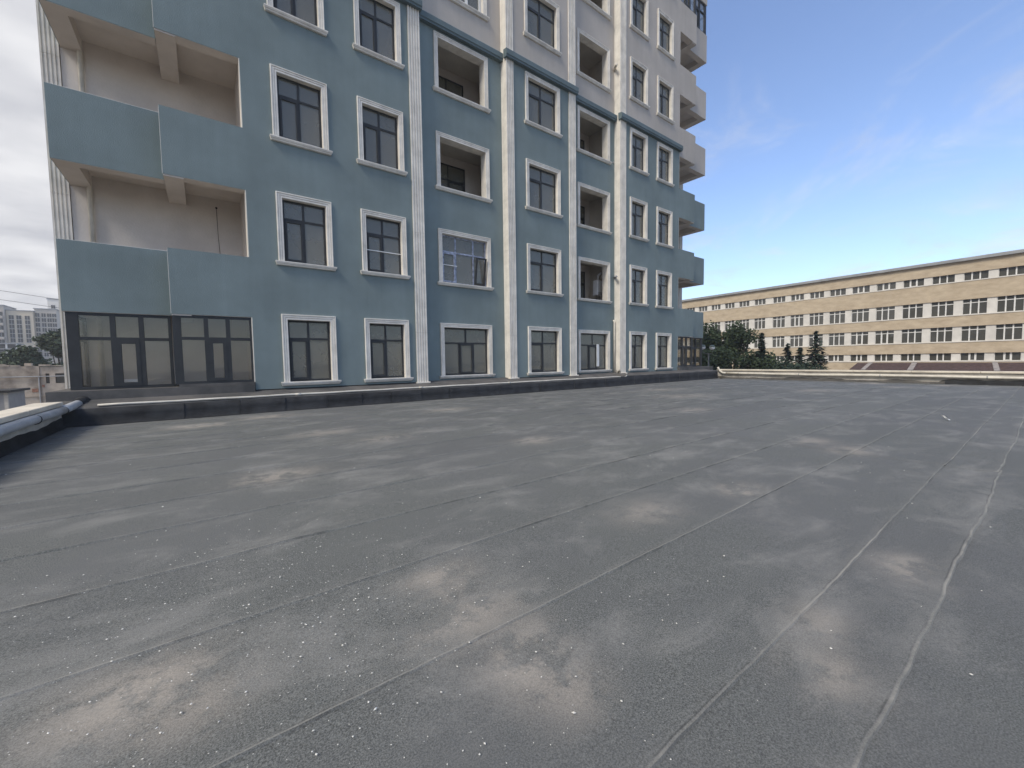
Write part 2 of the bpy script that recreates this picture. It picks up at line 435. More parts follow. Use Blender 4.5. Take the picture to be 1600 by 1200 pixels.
sc.v += [(10.70,1.08,DECK+.012),(10.79,1.07,DECK+.014),(10.80,1.16,DECK+.05),(10.75,1.20,DECK+.11),(10.69,1.17,DECK+.12),(10.68,1.12,DECK+.06)]
sc.v += [(x+.012,y+.035,z+.004) for x, y, z in sc.v[:6]]
sc.v = [(10.74+(x-10.74)*.75, 1.13+(y-1.13)*.75, DECK+.012+(z-DECK-.012)*.7) for x, y, z in sc.v]
sc.f += [(0,1,2,5),(5,2,3,4),(11,8,7,6),(10,9,8,11),(0,6,7,1),(1,7,8,2),(2,8,9,3),(3,9,10,4),(4,10,11,5),(5,11,6,0)]
tag(obj('plastic_scrap', sc, PLAST, None, (10.74,1.13,DECK)), 'small white crumpled plastic scrap lying alone on the grey roof deck', 'litter')

# ---------------------------------------------------------------- ledge along the building foot
YO, ZO, DF = 11.7, -.815, 12.475
lg = MB()
lg.prism_x([(YO,DECK-.02),(YO,ZO-.03),(YO+.03,ZO),(DF+.25,-.645),(DF+.25,DECK-.02)], -2.62, 15.2)
lg.prism_x([(YO,DECK-.02),(YO,ZO+.045),(YO+.03,ZO+.075),(DF+.25,-.635),(DF+.25,DECK-.02)], 15.2, 23.75)
ledge = structure(obj('roof_ledge', lg, LEDGE))
x = -2.3; k = 0
widths = [1.9,1.05,.95,1.0,.9,.85,.95]
while x < 23.7:
    w = widths[k] if k < len(widths) else random.uniform(.85, 1.1)
    x1 = min(x+w, 23.72); th = .008 if k % 2 else .022
    zt = (ZO-.035 if x1 < 15.2 else ZO+.035)+random.uniform(-.006, .006)
    f = MB(); n = 8
    for i in range(n+1):
        xx = x+(x1-x-.010)*i/n
        fl = .045+.006*math.sin(7*xx)
        f.v += [(xx,YO-fl-th,DECK+.012),(xx,YO-th-.004,DECK+.07),(xx,YO-th-.003*math.sin(5*xx+k),DECK+.2),(xx,YO-th,zt),(xx,YO+.002,zt+.003)]
    for i in range(n):
        for j in range(4): a = i*5+j; f.f.append((a,a+5,a+6,a+1))
    smooth(obj('flashing_sheet', f, UPST, ledge)); x = x1; k += 1

def clamp_ring(p, d, r, w=.03, n=12):
    d = Vector(d).normalized(); p = Vector(p)
    return MB().tube([p-d*w/2, p+d*w/2], r, n)
# thin cream pipe on the ledge's outer edge, hooked at its far end
p = thing('thin_pipe', 'thin cream pipe lying along the outer edge of the ledge under the windows', 'pipe', (6, YO+.03, ZO+.03))
pts = [(-1.75+.0*i, YO+.02, ZO+.02) for i in range(1)]
nseg = 40
pts = [(-1.78+17.0*i/nseg, YO+.025+.01*math.sin(i*.9), ZO+.026+.004*math.sin(i*1.7)) for i in range(nseg+1)]
smooth(obj('pipe_run', MB().tube(pts, .024, 8), PIPEC, p))
e = pts[-1]
smooth(obj('hook', MB().tube([e,(e[0]+.1,e[1],e[2]+.005),(e[0]+.17,e[1]-.01,e[2]+.05),(e[0]+.16,e[1]-.02,e[2]+.12),(e[0]+.08,e[1]-.02,e[2]+.15)], .026, 8), PIPEC, p))
for xx in (1.9, 5.3, 8.7, 12.2):
    smooth(obj('coupling', MB().tube([(xx-.06,YO+.025,ZO+.026),(xx+.06,YO+.025,ZO+.026)], .03, 8), PIPEC, p))

# ---------------------------------------------------------------- parapets
def upturn(x, sgn, y0, y1, hfun, step=.12):
    m = MB(); n = int((y1-y0)/step); ex = []
    for i in range(n+1):
        y = y0+(y1-y0)*i/n; h = hfun(y)
        m.v += [(x+sgn*.075,y,DECK+.014),(x+sgn*.018,y,DECK+.06),(x+sgn*(.014+.004*math.sin(9*y)),y,DECK+max(.07,h*.7)),(x+sgn*.012,y,DECK+max(.08,h)),(x-sgn*.001,y,DECK+max(.08,h)+.004)]
    for i in range(n):
        for j in range(4): a = i*5+j; m.f.append((a,a+5,a+6,a+1))
    return m
# left
lw = thing('parapet_wall', 'low plastered parapet with cream coping at the left edge of the roof deck', 'wall', (-2.4, 3, DECK))
obj('wall', MB().box(-2.5, -2.28, -11.9, 11.66, DECK-.02, -.745), WALLP, lw)
y = -11.9
while y < 11.3:
    y1 = min(y+1.94, 11.45)
    obj('coping_stone', MB().bbox(-2.57, -2.19, y+.004, y1-.004, -.745, -.665, .01), COPE, lw); y = y1
def hl(y): return .19+.025*math.sin(1.1*y)+.012*math.sin(3.4*y+1)+.006*math.sin(11*y)
smooth(obj('membrane_upturn', upturn(-2.28, 1, -11.8, 11.66, hl), UPST, lw))
lp = thing('drain_pipe', 'thick grey plastic pipe clamped along the inner face of the left parapet', 'pipe', (-2.15, 6, -.8))
lpts = [(-2.165, -11+22.2*i/30, -.83+.02*max(0,(i-24)/6)+.006*math.sin(i)) for i in range(31)]
smooth(obj('pipe_run', MB().tube(lpts, .072, 14), PIPEG, lp))
el = [(-2.165,11.2,-.81),(-2.15,11.6,-.79),(-2.12,11.95,-.765),(-2.10,12.2,-.75)]
smooth(obj('elbow', MB().tube(el, .078, 14), PIPEG, lp))
smooth(obj('membrane_collar', MB().tube([(-2.115,12.02,-.76),(-2.10,12.22,-.75),(-2.09,12.45,-.74)], [.10,.115,.13], 14), UPST, lp))
for yy in (3.2, 5.6, 7.6, 9.6, 11.2):
    smooth(obj('clamp_ring', clamp_ring((-2.165,yy,-.822),(0,1,0), .079), CABLE, lp))
# right
rw = thing('parapet_wall', 'low cream parapet with coping closing the far right side of the roof deck', 'wall', (24.1, 3, DECK))
obj('wall', MB().box(24.0, 24.22, -11.9, 11.85, DECK-.02, -.75), WALLP, rw)
y = -11.9
while y < 11.7:
    y1 = min(y+1.94, 11.85)
    obj('coping_stone', MB().bbox(23.93, 24.29, y+.004, y1-.004, -.75, -.672, .01), COPE, rw); y = y1
def hr(y):
    b = .10+.03*math.sin(1.1*y)+.02*math.sin(3.3*y+.5)+.012*math.sin(11*y)
    if y < 2.8: b += .06
    elif y < 6: b += .06*math.sin(2*y)
    return b
smooth(obj('membrane_upturn', upturn(24.0, -1, -11.8, 11.8, hr, .1), LEDGE, rw))
stp = MB()
stp.box(23.83, 23.985, -11.8, 2.6, DECK+.002, DECK+.165)
obj('dark_curb', stp, UPST, rw)
rp = thing('drain_pipe', 'long pale grey pipe fixed along the inner face of the far right parapet', 'pipe', (23.9, 4, -.9))
rpts = [(23.90, -11+22.3*i/30, -.90+.012*math.sin(i*.7)) for i in range(31)]
smooth(obj('pipe_run', MB().tube(rpts, .055, 10), PIPEC, rp))
smooth(obj('elbow', MB().tube([rpts[-1],(23.90,11.5,-.87),(23.90,11.65,-.76),(23.88,11.72,-.64),(23.86,11.75,-.55)], .058, 10), PIPEC, rp))
for yy in (-2.4, 1.5, 4.6, 7.7, 10.6):
    smooth(obj('clamp_ring', clamp_ring((23.90,yy,-.90),(0,1,0), .064), GREYC, rp))

# ================================================================ apartment building
H = 3.2; NF = 8
BO = (10.935, 20.0, GZ)
bld = thing('apartment_building', 'tall blue and beige apartment building with cream window surrounds and corner balconies', 'building', BO)
def mxf(x): return 21.87-x
REC = 12.775; SETB = 12.87; BACK = 14.5
ZT = 26.4; ZCOR0, ZCOR1 = 11.03, 11.32; ZB = -.66
def opening(kind, r):
    """outer trim rectangle heights of row r"""
    if r == 0: return -.488, 1.333
    return 2.728+(r-1)*H, 4.533+(r-1)*H
JW = .145
colsA = {'A':(1.698,3.068),'B':(3.885,5.276),'M':(10.203,11.999),'C':(16.585,17.942),'D':(18.768,20.147)}
colsL = {'P':(6.55,8.69),'Q':(13.33,15.46)}
def wall_open(x0, x1, z0, z1, Y, th, ops):
    xs = sorted({x0, x1, *[o[0] for o in ops], *[o[1] for o in ops]})
    zs = sorted({z0, z1, *[o[2] for o in ops], *[o[3] for o in ops]})
    xs = [x for x in xs if x0 <= x <= x1]; zs = [z for z in zs if z0 <= z <= z1]
    def solid(i, j):
        if not (0 <= i < len(xs)-1 and 0 <= j < len(zs)-1): return False
        cx = (xs[i]+xs[i+1])/2; cz = (zs[j]+zs[j+1])/2
        return not any(o[0] < cx < o[1] and o[2] < cz < o[3] for o in ops)
    m = MB(); idx = {}
    def v(i, k, b):
        key = (i, k, b)
        if key not in idx: idx[key] = len(m.v); m.v.append((xs[i], Y+b*th, zs[k]))
        return idx[key]
    for i in range(len(xs)-1):
        for j in range(len(zs)-1):
            if not solid(i, j): continue
            m.f.append((v(i,j,0),v(i+1,j,0),v(i+1,j+1,0),v(i,j+1,0)))
            m.f.append((v(i,j,1),v(i,j+1,1),v(i+1,j+1,1),v(i+1,j,1)))
            if not solid(i-1,j): m.f.append((v(i,j,0),v(i,j+1,0),v(i,j+1,1),v(i,j,1)))
            if not solid(i+1,j): m.f.append((v(i+1,j,0),v(i+1,j,1),v(i+1,j+1,1),v(i+1,j+1,0)))
            if not solid(i,j-1): m.f.append((v(i,j,0),v(i,j,1),v(i+1,j,1),v(i+1,j,0)))
            if not solid(i,j+1): m.f.append((v(i,j+1,0),v(i+1,j+1,0),v(i+1,j+1,1),v(i,j+1,1)))
    return m
def ops_for(cols, src):
    out = []
    for c in cols:
        a, b = src[c]
        for r in range(NF):
            zb, zt = opening(c, r); out.append((a+JW-.006, b-JW+.006, zb-.006, zt-JW+.006))
    return out
ZC = (ZCOR0+ZCOR1)/2
WT = .26
bays = [(1.04, 5.52, DF, ops_for('AB', colsA)), (5.9, 9.3, REC, ops_for('P', colsL)), (9.63, 12.52, DF, ops_for('M', colsA)),
        (12.9, 15.83, REC, ops_for('Q', colsL)), (16.26, 20.83, DF, ops_for('CD', colsA))]
for x0, x1, Y, ops in bays:
    lo = [o for o in ops if o[3] < ZC]; hi = [o for o in ops if o[2] > ZC]
    w = obj('wall', wall_open(x0, x1, ZB, ZC, Y, WT, lo), BLUE, bld); w['label'] = 'blue stuccoed lower wall'
    w = obj('wall', wall_open(x0, x1, ZC, ZT, Y, WT, hi), BEIGE, bld); w['label'] = 'beige stuccoed upper wall'

# fluted pilasters, one block per storey
def flute_prof(x0, x1, Y, yb, n=4):
    w = x1-x0; fw_ = w/(n*2+1); pr = [(x0,yb),(x0,Y)]
    for i in range(n):
        a = x0+fw_*(2*i+1); b = a+fw_
        pr += [(a,Y),(a+.006,Y+.028),(b-.006,Y+.028),(b,Y)]
    pr += [(x1,Y),(x1,yb)]
    return pr
pil_cache = {}
def pilaster(x0, x1, Y, yb, label=None, rows=range(0, NF), m=TRIM):
    me = None
    for r in rows:
        z0 = -.66 if r == 0 else .95+H*(r-1); z1 = .95+H*r if r < NF-1 else ZT
        if r in (0, NF-1) or me is None:
            mb = MB().prism_z(flute_prof(x0-(x0+x1)/2, x1-(x0+x1)/2, 0, yb-Y), 0, z1-z0-.006)
            q = mb.mesh('pilaster', m)
            if r not in (0, NF-1): me = q
        else: q = me
        o = link('pilaster', q, bld, ((x0+x1)/2, Y, z0))
        if label: o['label'] = label
PF = DF-.045
for xa, xb in ((5.52,5.9),(9.3,9.63),(12.52,12.9),(15.83,16.26)):
    obj('foot_plate', MB().bbox(xa-.05, xb+.05, PF-.06, PF+.12, -.70, -.655, .006), SMOOTH, bld)
pilaster(5.52, 5.9, PF, DF+WT)
pilaster(9.3, 9.63, PF, REC+WT)
pilaster(12.52, 12.9, PF, REC+WT)
pilaster(15.83, 16.26, PF, REC+WT)
pilaster(-2.73, -2.41, BACK-.04, BACK+.3)
pilaster(mxf(-2.41), mxf(-2.73), BACK-.04, BACK+.3)

# cornices
def cornice(x0, x1, Y, pr=.16):
    prof = [(Y+.05,ZCOR0),(Y-pr+.03,ZCOR0),(Y-pr+.03,ZCOR0+.05),(Y-pr,ZCOR0+.08),(Y-pr,ZCOR1-.05),(Y-pr+.02,ZCOR1-.02),(Y+.05,ZCOR1+.01)]
    obj('cornice', MB().prism_x(prof, x0, x1), CORN, bld)
cornice(1.0, 5.96, DF-.02); cornice(5.97, 9.292, REC-.001, .17); cornice(9.23, 12.95, DF-.02)
cornice(12.96, 15.822, REC-.001, .17); cornice(15.77, 20.9, DF-.02)

# ---------------------------------------------------------------- windows
def surround_mesh(w, h, jw, depth, m, name='surround'):
    """fluted trim swept round a rectangle (local: x centred, y=0 wall face, z=0 bottom)"""
    d = jw
    prof = [(0,depth),(0,-.03),(d*.06,-.036),(d*.30,-.036),(d*.34,-.026),(d*.40,-.026),(d*.44,-.044),(d*.66,-.044),(d*.70,-.032),(d*.76,-.032),(d*.80,-.055),(d*.97,-.055),(d,-.048),(d,.01)]
    mb = MB(); n = len(prof)
    for k in range(4):
        for o, y in prof:
            x = (w/2-jw+o)*(-1 if k < 2 else 1); z = 0 if k in (0,3) else h-jw+o
            mb.v.append((x,y,z))
    for k in range(3):
        for i in range(n-1):
            a = k*n+i; mb.f.append((a,a+1,a+n+1,a+n))
    mb.f.append(tuple(range(n))); mb.f.append(tuple(3*n+i for i in range(n-1,-1,-1)))
    return mb.mesh(name, m)
def sill_mesh(w, m, hgt=.105, over=.075):
    a = w/2+over
    mb = MB()
    prof = [(.05,0),(-.115,-.003),(-.115,-.03),(-.100,-.036),(-.100,-.058),(-.078,-.066),(-.070,-hgt+.012),(-.055,-hgt),(.05,-hgt)]
    mb.prism_x(prof, -a, a)
    # slight taper of the ends: pull the lower mouldings in
    mb.v = [((x-(.03 if z < -.06 else 0)*(1 if x > 0 else -1)), y, z) for x, y, z in mb.v]
    return mb.mesh('sill', m)
def frame_mesh(w, h, layout, m, fy=.11, ft=.055, fd=.07):
    """layout: dict with cols (fractions), transom (fraction from bottom or None), lower cols, sashes; returns (frame mesh, list of pane rects)"""
    mb = MB(); x0, x1 = -w/2, w/2
    mb.box(x0,x0+ft,fy,fy+fd,0,h); mb.box(x1-ft,x1,fy,fy+fd,0,h)
    mb.box(x0+ft,x1-ft,fy,fy+fd,0,ft); mb.box(x0+ft,x1-ft,fy,fy+fd,h-ft,h)
    tz = layout['transom']*h
    mb.box(x0+ft,x1-ft,fy-.004,fy+fd+.004,tz-ft/2,tz+ft/2)
    panes = []
    for key, za, zb in (('low',ft,tz-ft/2),('top',tz+ft/2,h-ft)):
        cuts = [0]+list(layout[key])+[1]; W = w-2*ft
        for i in range(len(cuts)-1):
            a = x0+ft+cuts[i]*W; b = x0+ft+cuts[i+1]*W
            if i > 0: mb.box(a-ft/2,a+ft/2,fy+.003,fy+fd-.003,za,zb); a += ft/2
            if i < len(cuts)-2: b -= ft/2
            if i in layout.get('sash_'+key, ()):
                s = .052
                for q in ((a+.004,a+s,za+.004,zb-.004),(b-s,b-.004,za+.004,zb-.004),(a+s,b-s,za+.004,za+s),(a+s,b-s,zb-s,zb-.004)):
                    mb.box(q[0],q[1],fy-.018,fy+fd-.01,q[2],q[3])
                panes.append((a+s,b-s,za+s,zb-s))
            else: panes.append((a,b,za,zb))
    return mb.mesh('window', m), panes
mesh_pool = {}
def pane_mesh(w, h, m):
    key = ('pane', round(w,3), round(h,3), m.name)
    if key not in mesh_pool: mesh_pool[key] = MB().box(-w/2,w/2,-.006,.006,-h/2,h/2).mesh('pane', m)
    return mesh_pool[key]
CROSS = dict(transom=.70, low=(.48,), top=(.48,), sash_low=(0,))
CROSSN = dict(transom=.68, low=(.46,), top=(.46,), sash_low=(0,))
THREE = dict(transom=.68, low=(.34,.68), top=(.5,), sash_low=(1,))
FILM3 = dict(transom=.66, low=(.30,.72), top=(.30,.72), sash_low=(0,))
WHITE3 = dict(transom=.7, low=(.33,.66), top=(.33,.66), sash_low=(0,2))
def window(cx, zb, zt, W, Y, layout, m=FRAME, gm=None, jw=JW, depth=.13, with_frame=True, lean=False):
    gm = gm or GLASS
    h = zt-zb; iw = W-2*jw; ih = h-jw
    at = (cx, Y, zb)
    if with_frame:
        key = ('fr', round(iw,3), round(ih,3), id(layout), m.name)
        if key not in mesh_pool: mesh_pool[key] = frame_mesh(iw, ih, layout, m)
        fm, panes = mesh_pool[key]
        o = link('window', fm, bld, at)
        for k, (a, b, c, d) in enumerate(panes):
            q = link('pane', pane_mesh(b-a, d-c, gm), o, (cx+(a+b)/2, Y+.135, zb+(c+d)/2))
            # panes never sit perfectly true
            q.rotation_euler = (random.uniform(-.004,.004), 0, random.uniform(-.006,.006))
            if lean and k == len(panes)-4: q.rotation_euler = (.12,0,0)
    else:
        o = link('loggia_opening', None, bld, at)
        o.empty_display_size = .1
    ks = ('su', round(W,3), round(h,3), jw, depth)
    if ks not in mesh_pool: mesh_pool[ks] = surround_mesh(W, h, jw, depth, TRIM)
    link('surround', mesh_pool[ks], o, at)
    kk = ('si', round(W,3))
    if kk not in mesh_pool: mesh_pool[kk] = sill_mesh(W, TRIM)
    link('sill', mesh_pool[kk], o, at)
    return o
for c, (a, b) in colsA.items():
    for r in range(NF):
        zb, zt = opening(c, r)
        lay = CROSS if c in 'ABM' else CROSSN
        o = window((a+b)/2, zb, zt, b-a, DF, lay)
        if c == 'B' and r == 1:
            iw = b-a-2*JW
            obj('guard_rail', MB().box((a+b)/2-iw/2,(a+b)/2+iw/2,DF+.085,DF+.10,zb+.66,zb+.685), WHITEF, o)
            o['label'] = 'window with a white bar across its lower panes'
for c, (a, b) in colsL.items():
    for r in range(NF):
        zb, zt = opening(c, r); cx = (a+b)/2
        if r == 0: o = window(cx, zb, zt, b-a, REC, THREE)
        elif c == 'P' and r == 1:
            o = window(cx, zb, zt, b-a, REC, FILM3, FILM); o['label'] = 'window with frames still wrapped in pale protective film'
            iw = b-a-2*JW
            obj('guard_rail', MB().box(a+JW+.06,a+JW+.06+.3*iw,REC+.07,REC+.085,zb+.62,zb+.645), WHITEF, o)
            # right lower sash tilted open
            sa = a+JW+.06+.74*(iw-.11); sb_ = b-JW-.075; z0 = zb+.08; z1 = zb+1.03
            fr = MB(); s = .05
            fr.box(sa,sa+s,-.03,.03,0,z1-z0); fr.box(sb_-s,sb_,-.03,.03,0,z1-z0); fr.box(sa+s,sb_-s,-.03,.03,0,s); fr.box(sa+s,sb_-s,-.03,.03,z1-z0-s,z1-z0)
            fr.shift(-(sa+sb_)/2,0,0)
            so = link('tilted_sash', fr.mesh('tilted_sash', FRAME), o, ((sa+sb_)/2, REC+.09, z0))
            so.rotation_euler = (R(9),0,0)
        elif (c == 'P' and r >= 4): o = window(cx, zb, zt, b-a, REC, WHITE3, WHITEF)
        else: o = window(cx, zb, zt, b-a, REC, None, depth=.30, with_frame=False)

# film strip in the ground floor loggia window right of the pilaster
obj('protective_film', MB().bbox(14.63, 14.80, REC+.05, REC+.085, -.33, .70, .012), WHITEF, bld)

# ---------------------------------------------------------------- interior: slabs, partitions, loggia rooms
for r in range(-1, NF):
    z1 = 1.50+H*r
    m = MB()
    for xa, xb, yf in ((1.30,5.575,DF),(5.585,9.325,REC),(9.335,12.545,DF),(12.555,15.855,REC),(15.865,20.57,DF)):
        m.box(xa, xb, yf+WT+.004, 17.99, z1, z1+.2)
    obj('floor_slab', m, ROOM, bld)
obj('roof_slab', MB().box(-2.7, 24.57, DF+WT, 28, ZT, ZT+.3), BEIGE, bld)
zlo, zhi = -1.5, ZT
for xx in (1.045, 5.58, 9.33, 12.55, 15.86, 20.575):
    obj('partition_wall', MB().box(xx, xx+.25, DF+WT+.01 if xx not in (9.33,12.55,5.58,15.86) else REC+WT+.01, 17.98, zlo, zhi), BALC if xx in (1.045,20.575) else ROOM, bld)
obj('back_wall', MB().box(1.30, 20.57, 18.0, 18.2, zlo, zhi), ROOM, bld)
# loggia back walls with an inner window door
def loggia(c, r, m, winx, boiler=False):
    a, b = colsL[c]; z0 = 1.70+H*(r-1); z1 = 1.50+H*r
    x0 = 5.84 if c == 'P' else 12.81; x1 = 9.32 if c == 'P' else 15.85
    wx0, wx1 = winx
    ops = [(wx0, wx1, z0+.42, z0+2.70)]
    obj('loggia_wall', wall_open(x0, x1, z0+.003, z1-.003, 14.35, .2, ops), m, bld)
    key = ('lw', round(wx1-wx0,3))
    if key not in mesh_pool: mesh_pool[key] = frame_mesh(wx1-wx0, 2.28, THREE2, FRAME, .03)
    fm, panes = mesh_pool[key]
    o = link('inner_window', fm, bld, ((wx0+wx1)/2, 14.35, z0+.42))
    for (pa, pb, pc, pd) in panes:
        link('pane', pane_mesh(pb-pa, pd-pc, GLASS), o, ((wx0+wx1)/2+(pa+pb)/2, 14.39, z0+.42+(pc+pd)/2))
THREE2 = dict(transom=.74, low=(.30,.60), top=(.30,.60), sash_low=(2,))
for r in (2, 3): loggia('P', r, BALC, (6.75, 8.62))
for r in (1, 2, 3, 4, 5, 6): loggia('Q', r, BALC, (14.1, 15.52))

# ---------------------------------------------------------------- corner balconies
def bal_box(x0, x1, y0, y1, z0, z1, side):
    """box given for the left corner, mirrored for the right one"""
    if side: x0, x1 = mxf(x1), mxf(x0)
    return MB().box(x0, x1, y0, y1, z0, z1)
for side in (0, 1):
    for r in range(NF):
        pz0, pz1 = 1.20+H*r, 2.735+H*r
        bm_ = BLUE if pz0 < 10.0 else BEIGE
        t = .13
        obj('balcony_parapet', bal_box(-.565, 1.04, DF, DF+t, pz0+.012, pz1, side), bm_, bld)
        obj('balcony_parapet', bal_box(-2.40, -.567, SETB, SETB+t, pz0+.010, pz1, side), bm_, bld)
        obj('balcony_parapet', bal_box(-2.40, -2.40+t, SETB+t, BACK-.01, pz0+.010, pz1, side), bm_, bld)
        obj('step_return', bal_box(-.565, -.565+t, DF+t, SETB+t, pz0+.002, pz1-.002, side), bm_, bld)
        obj('edge_bead', bal_box(-.573, -.5655, DF+.004, DF+.03, pz0+.014, pz1-.004, side), TRIM, bld)  # cream strip paints the highlight on the parapet's chamfered edge
        obj('edge_bead', bal_box(-2.39, 1.03, SETB+.005, SETB+.10, pz1+.001, pz1+.009, side), TRIM, bld)  # bright top edge, painted as a cream strip as well
        sl = 1.50+H*r
        obj('edge_beam', bal_box(-.555, 1.038, DF+.012, DF+.30, pz0+.003, sl, side), BALC, bld)
        obj('edge_beam', bal_box(-2.388, -.57, SETB+.012, SETB+.28, pz0+.001, sl, side), BALC, bld)
        obj('edge_beam', bal_box(-2.388, -2.02, SETB+.28, BACK-.005, pz0+.003, sl, side), BALC, bld)
        obj('cross_beam', bal_box(-.56, -.19, DF+.02, BACK-.005, pz0-.02, sl, side), BALC, bld)
        s = MB()
        for q in ((-.43, 1.042, DF+t, BACK),(-2.27, -.43, SETB+t, BACK)):
            a, b = (mxf(q[1]), mxf(q[0])) if side else (q[0], q[1])
            s.box(a, b, q[2], q[3], sl+.002, sl+.2)
        obj('balcony_slab', s, BALC, bld)
    # back wall and plain pier beside the fluted pilaster
    obj('balcony_wall', bal_box(-2.40, 1.30, BACK, BACK+.25, -.66, ZT, side), BALC, bld)
    obj('jamb', bal_box(1.02, 1.042, DF+.004, DF+WT+.01, -.5, ZT, side), SMOOTH, bld)
    x = mxf(-2.06) if side else -2.06
    dp = smooth(obj('downpipe', MB().tube([(x,BACK-.07,-.5),(x,BACK-.07,ZT-.2)], .052, 10), PIPEC, bld))
    # body of the block behind the balconies
    obj('body_wall', bal_box(-2.73, 1.295, BACK+.27, 28, GZ, ZT, side), BEIGE, bld)
    # foot slab under the glazed corner
    obj('foot_slab', bal_box(-2.62, 1.02, 12.36, BACK, -.80, -.515, side), LEDGE, bld)
    obj('foot_sill', bal_box(-.5, 1.038, DF-.03, DF+.2, -.512, -.455, side), LEDGE, bld)
obj('body_wall', MB().box(1.30, 20.57, 18.2, 28, GZ, ZT), BEIGE, bld)
obj('lower_storey', MB().box(-2.62, 24.49, 11.95, BACK+.2, GZ, -1.25), GREYC, bld)
obj('hanging_wire', MB().tube([(.474,BACK-.02,4.44),(.476,BACK-.03,4.1),(.484,BACK-.035,3.6),(.50,BACK-.03,3.25),(.515,BACK-.06,3.0)], .006, 5), CABLE, bld)
smooth(obj('wire_outlet', MB().sphere((.474,BACK-.01,4.45), .028, 10, 6), CABLE, bld))

# glazed corner at deck level (and one high on the right)
def glazed(x0, x1, Y, z0, z1, cuts, post, sash, side, at_post=True):
    fr = MB(); ft = .06; fy, fd = Y+.03, .07
    X0, X1 = (x0, x1)
    def bx(a, b, c, d, e=0):
        if side: a, b = mxf(b), mxf(a)
        fr.box(a, b, fy-e, fy+fd+e, c, d)
    bx(X0, X0+post, z0, z1); bx(X1-ft, X1, z0, z1)
    bx(X0+post, X1-ft, z0, z0+ft); bx(X0+post, X1-ft, z1-ft, z1)
    tz = z0+.665*(z1-z0); bx(X0+post, X1-ft, tz-.035, tz+.035, .004)
    W = X1-ft-X0-post; cc = [0]+cuts+[1]; panes = []
    for i in range(len(cc)-1):
        a = X0+post+cc[i]*W; b = X0+post+cc[i+1]*W
        if i: bx(a-.045, a+.045, z0+ft, z1-ft, .006); a += .045
        if i < len(cc)-2: b -= .045
        panes.append((a, b, tz+.035, z1-ft))
        if i in sash:
            s = .075; c, d = z0+ft, tz-.035
            bx(a, a+s, c, d, .012); bx(b-s, b, c, d, .012); bx(a+s, b-s, c, c+s, .012); bx(a+s, b-s, d-s, d, .012)
            panes.append((a+s, b-s, c+s, d-s))
        else: panes.append((a, b, z0+ft, tz-.035))
    o = obj('corner_glazing', fr, FRAME, bld)
    for a, b, c, d in panes:
        if side: a, b = mxf(b), mxf(a)
        q = link('pane', pane_mesh(b-a, d-c, GLASSB), o, ((a+b)/2, fy+.035, (c+d)/2))
        q.rotation_euler = (random.uniform(-.003,.003),0,random.uniform(-.004,.004))
for side, r in ((0,0),(1,0),(1,6)):
    dz = 0 if r == 0 else H*r
    zb2 = -.51 if r == 0 else -.463+dz; zb1 = -.455 if r == 0 else -.463+dz
    glazed(-2.36, -.60, SETB, zb2, 1.196+dz, [.36,.68], .19, (1,), side)
    glazed(-.56, 1.035, DF, zb1, 1.196+dz, [.345,.665], .16, (1,), side)
    # return side, seen edge on
    fr = MB(); X = -2.36
    for y0, y1 in ((SETB+.10,SETB+.16),(SETB+.78,SETB+.86),(BACK-.07,BACK-.01)):
        a, b = (mxf(X+.07), mxf(X)) if side else (X, X+.07)
        fr.box(a, b, y0, y1, zb2, 1.19+dz)
    for c, d in ((zb2, zb2+.06),(.60+dz,.67+dz),(1.13+dz,1.188+dz)):
        a, b = (mxf(X+.066), mxf(X+.004)) if side else (X+.004, X+.066)
        fr.box(a, b, SETB+.16, BACK-.07, c, d)
    o = obj('side_glazing', fr, FRAME, bld)
    xs_ = mxf(X+.035) if side else X+.035
    for y0, y1 in ((SETB+.16,SETB+.78),(SETB+.86,BACK-.07)):
        for c, d in ((zb2+.06,.60+dz),(.67+dz,1.13+dz)):
            obj('pane', MB().box(xs_-.006,xs_+.006,y0,y1,c,d), GLASSB, o)

# spouts and a short downpipe on the fourth pilaster
for z, dx in ((13.376, 0), (3.886, 0)):
    smooth(obj('drain_spout', MB().tube([(15.86,REC+.02,z+.02),(15.66,REC-.2,z),(15.56,REC-.33,z-.03)], .055, 10), PIPEC if z > 5 else GREYC, bld))
smooth(obj('downpipe', MB().tube([(15.74,REC-.07,-.62),(15.74,REC-.07,1.78),(15.74,REC-.02,1.86)], .045, 10), PIPEC, bld))
sp = MB().tube([(15.75,REC+.02,9.2),(15.75,REC-.03,9.2)], .04, 8)
smooth(obj('wall_outlet', sp, GREYC, bld))

# boiler hung in the open loggia
bo = thing('wall_boiler', 'white wall boiler hanging inside the open loggia beside the fourth pilaster', 'boiler', (15.61, 13.6, 3.1))
obj('casing', MB().bbox(15.40, 15.82, 13.45, 13.75, 3.12, 3.85, .02), BOIL, bo)
obj('control_panel', MB().box(15.42, 15.80, 13.435, 13.45, 3.15, 3.27), GREYC, bo)
smooth(obj('flue_pipe', MB().tube([(15.61,13.6,3.85),(15.61,13.6,4.1),(15.61,13.4,4.2)], .05, 10), BOIL, bo))
for dx in (.1, .2, .3):
    smooth(obj('supply_pipe', MB().tube([(15.40+dx,13.6,3.12),(15.40+dx,13.6,2.75)], .012, 6), STEEL, bo))

fb = MB().prism_x([(13.15,-.514),(13.62,-.514),(13.60,-.36),(13.2,-.31)], -1.58, -1.25)
tag(obj('foam_board', fb, PLAST, None, (-1.5,13.4,-.514)), 'white board lying on the floor just behind the dark corner glazing', 'board')
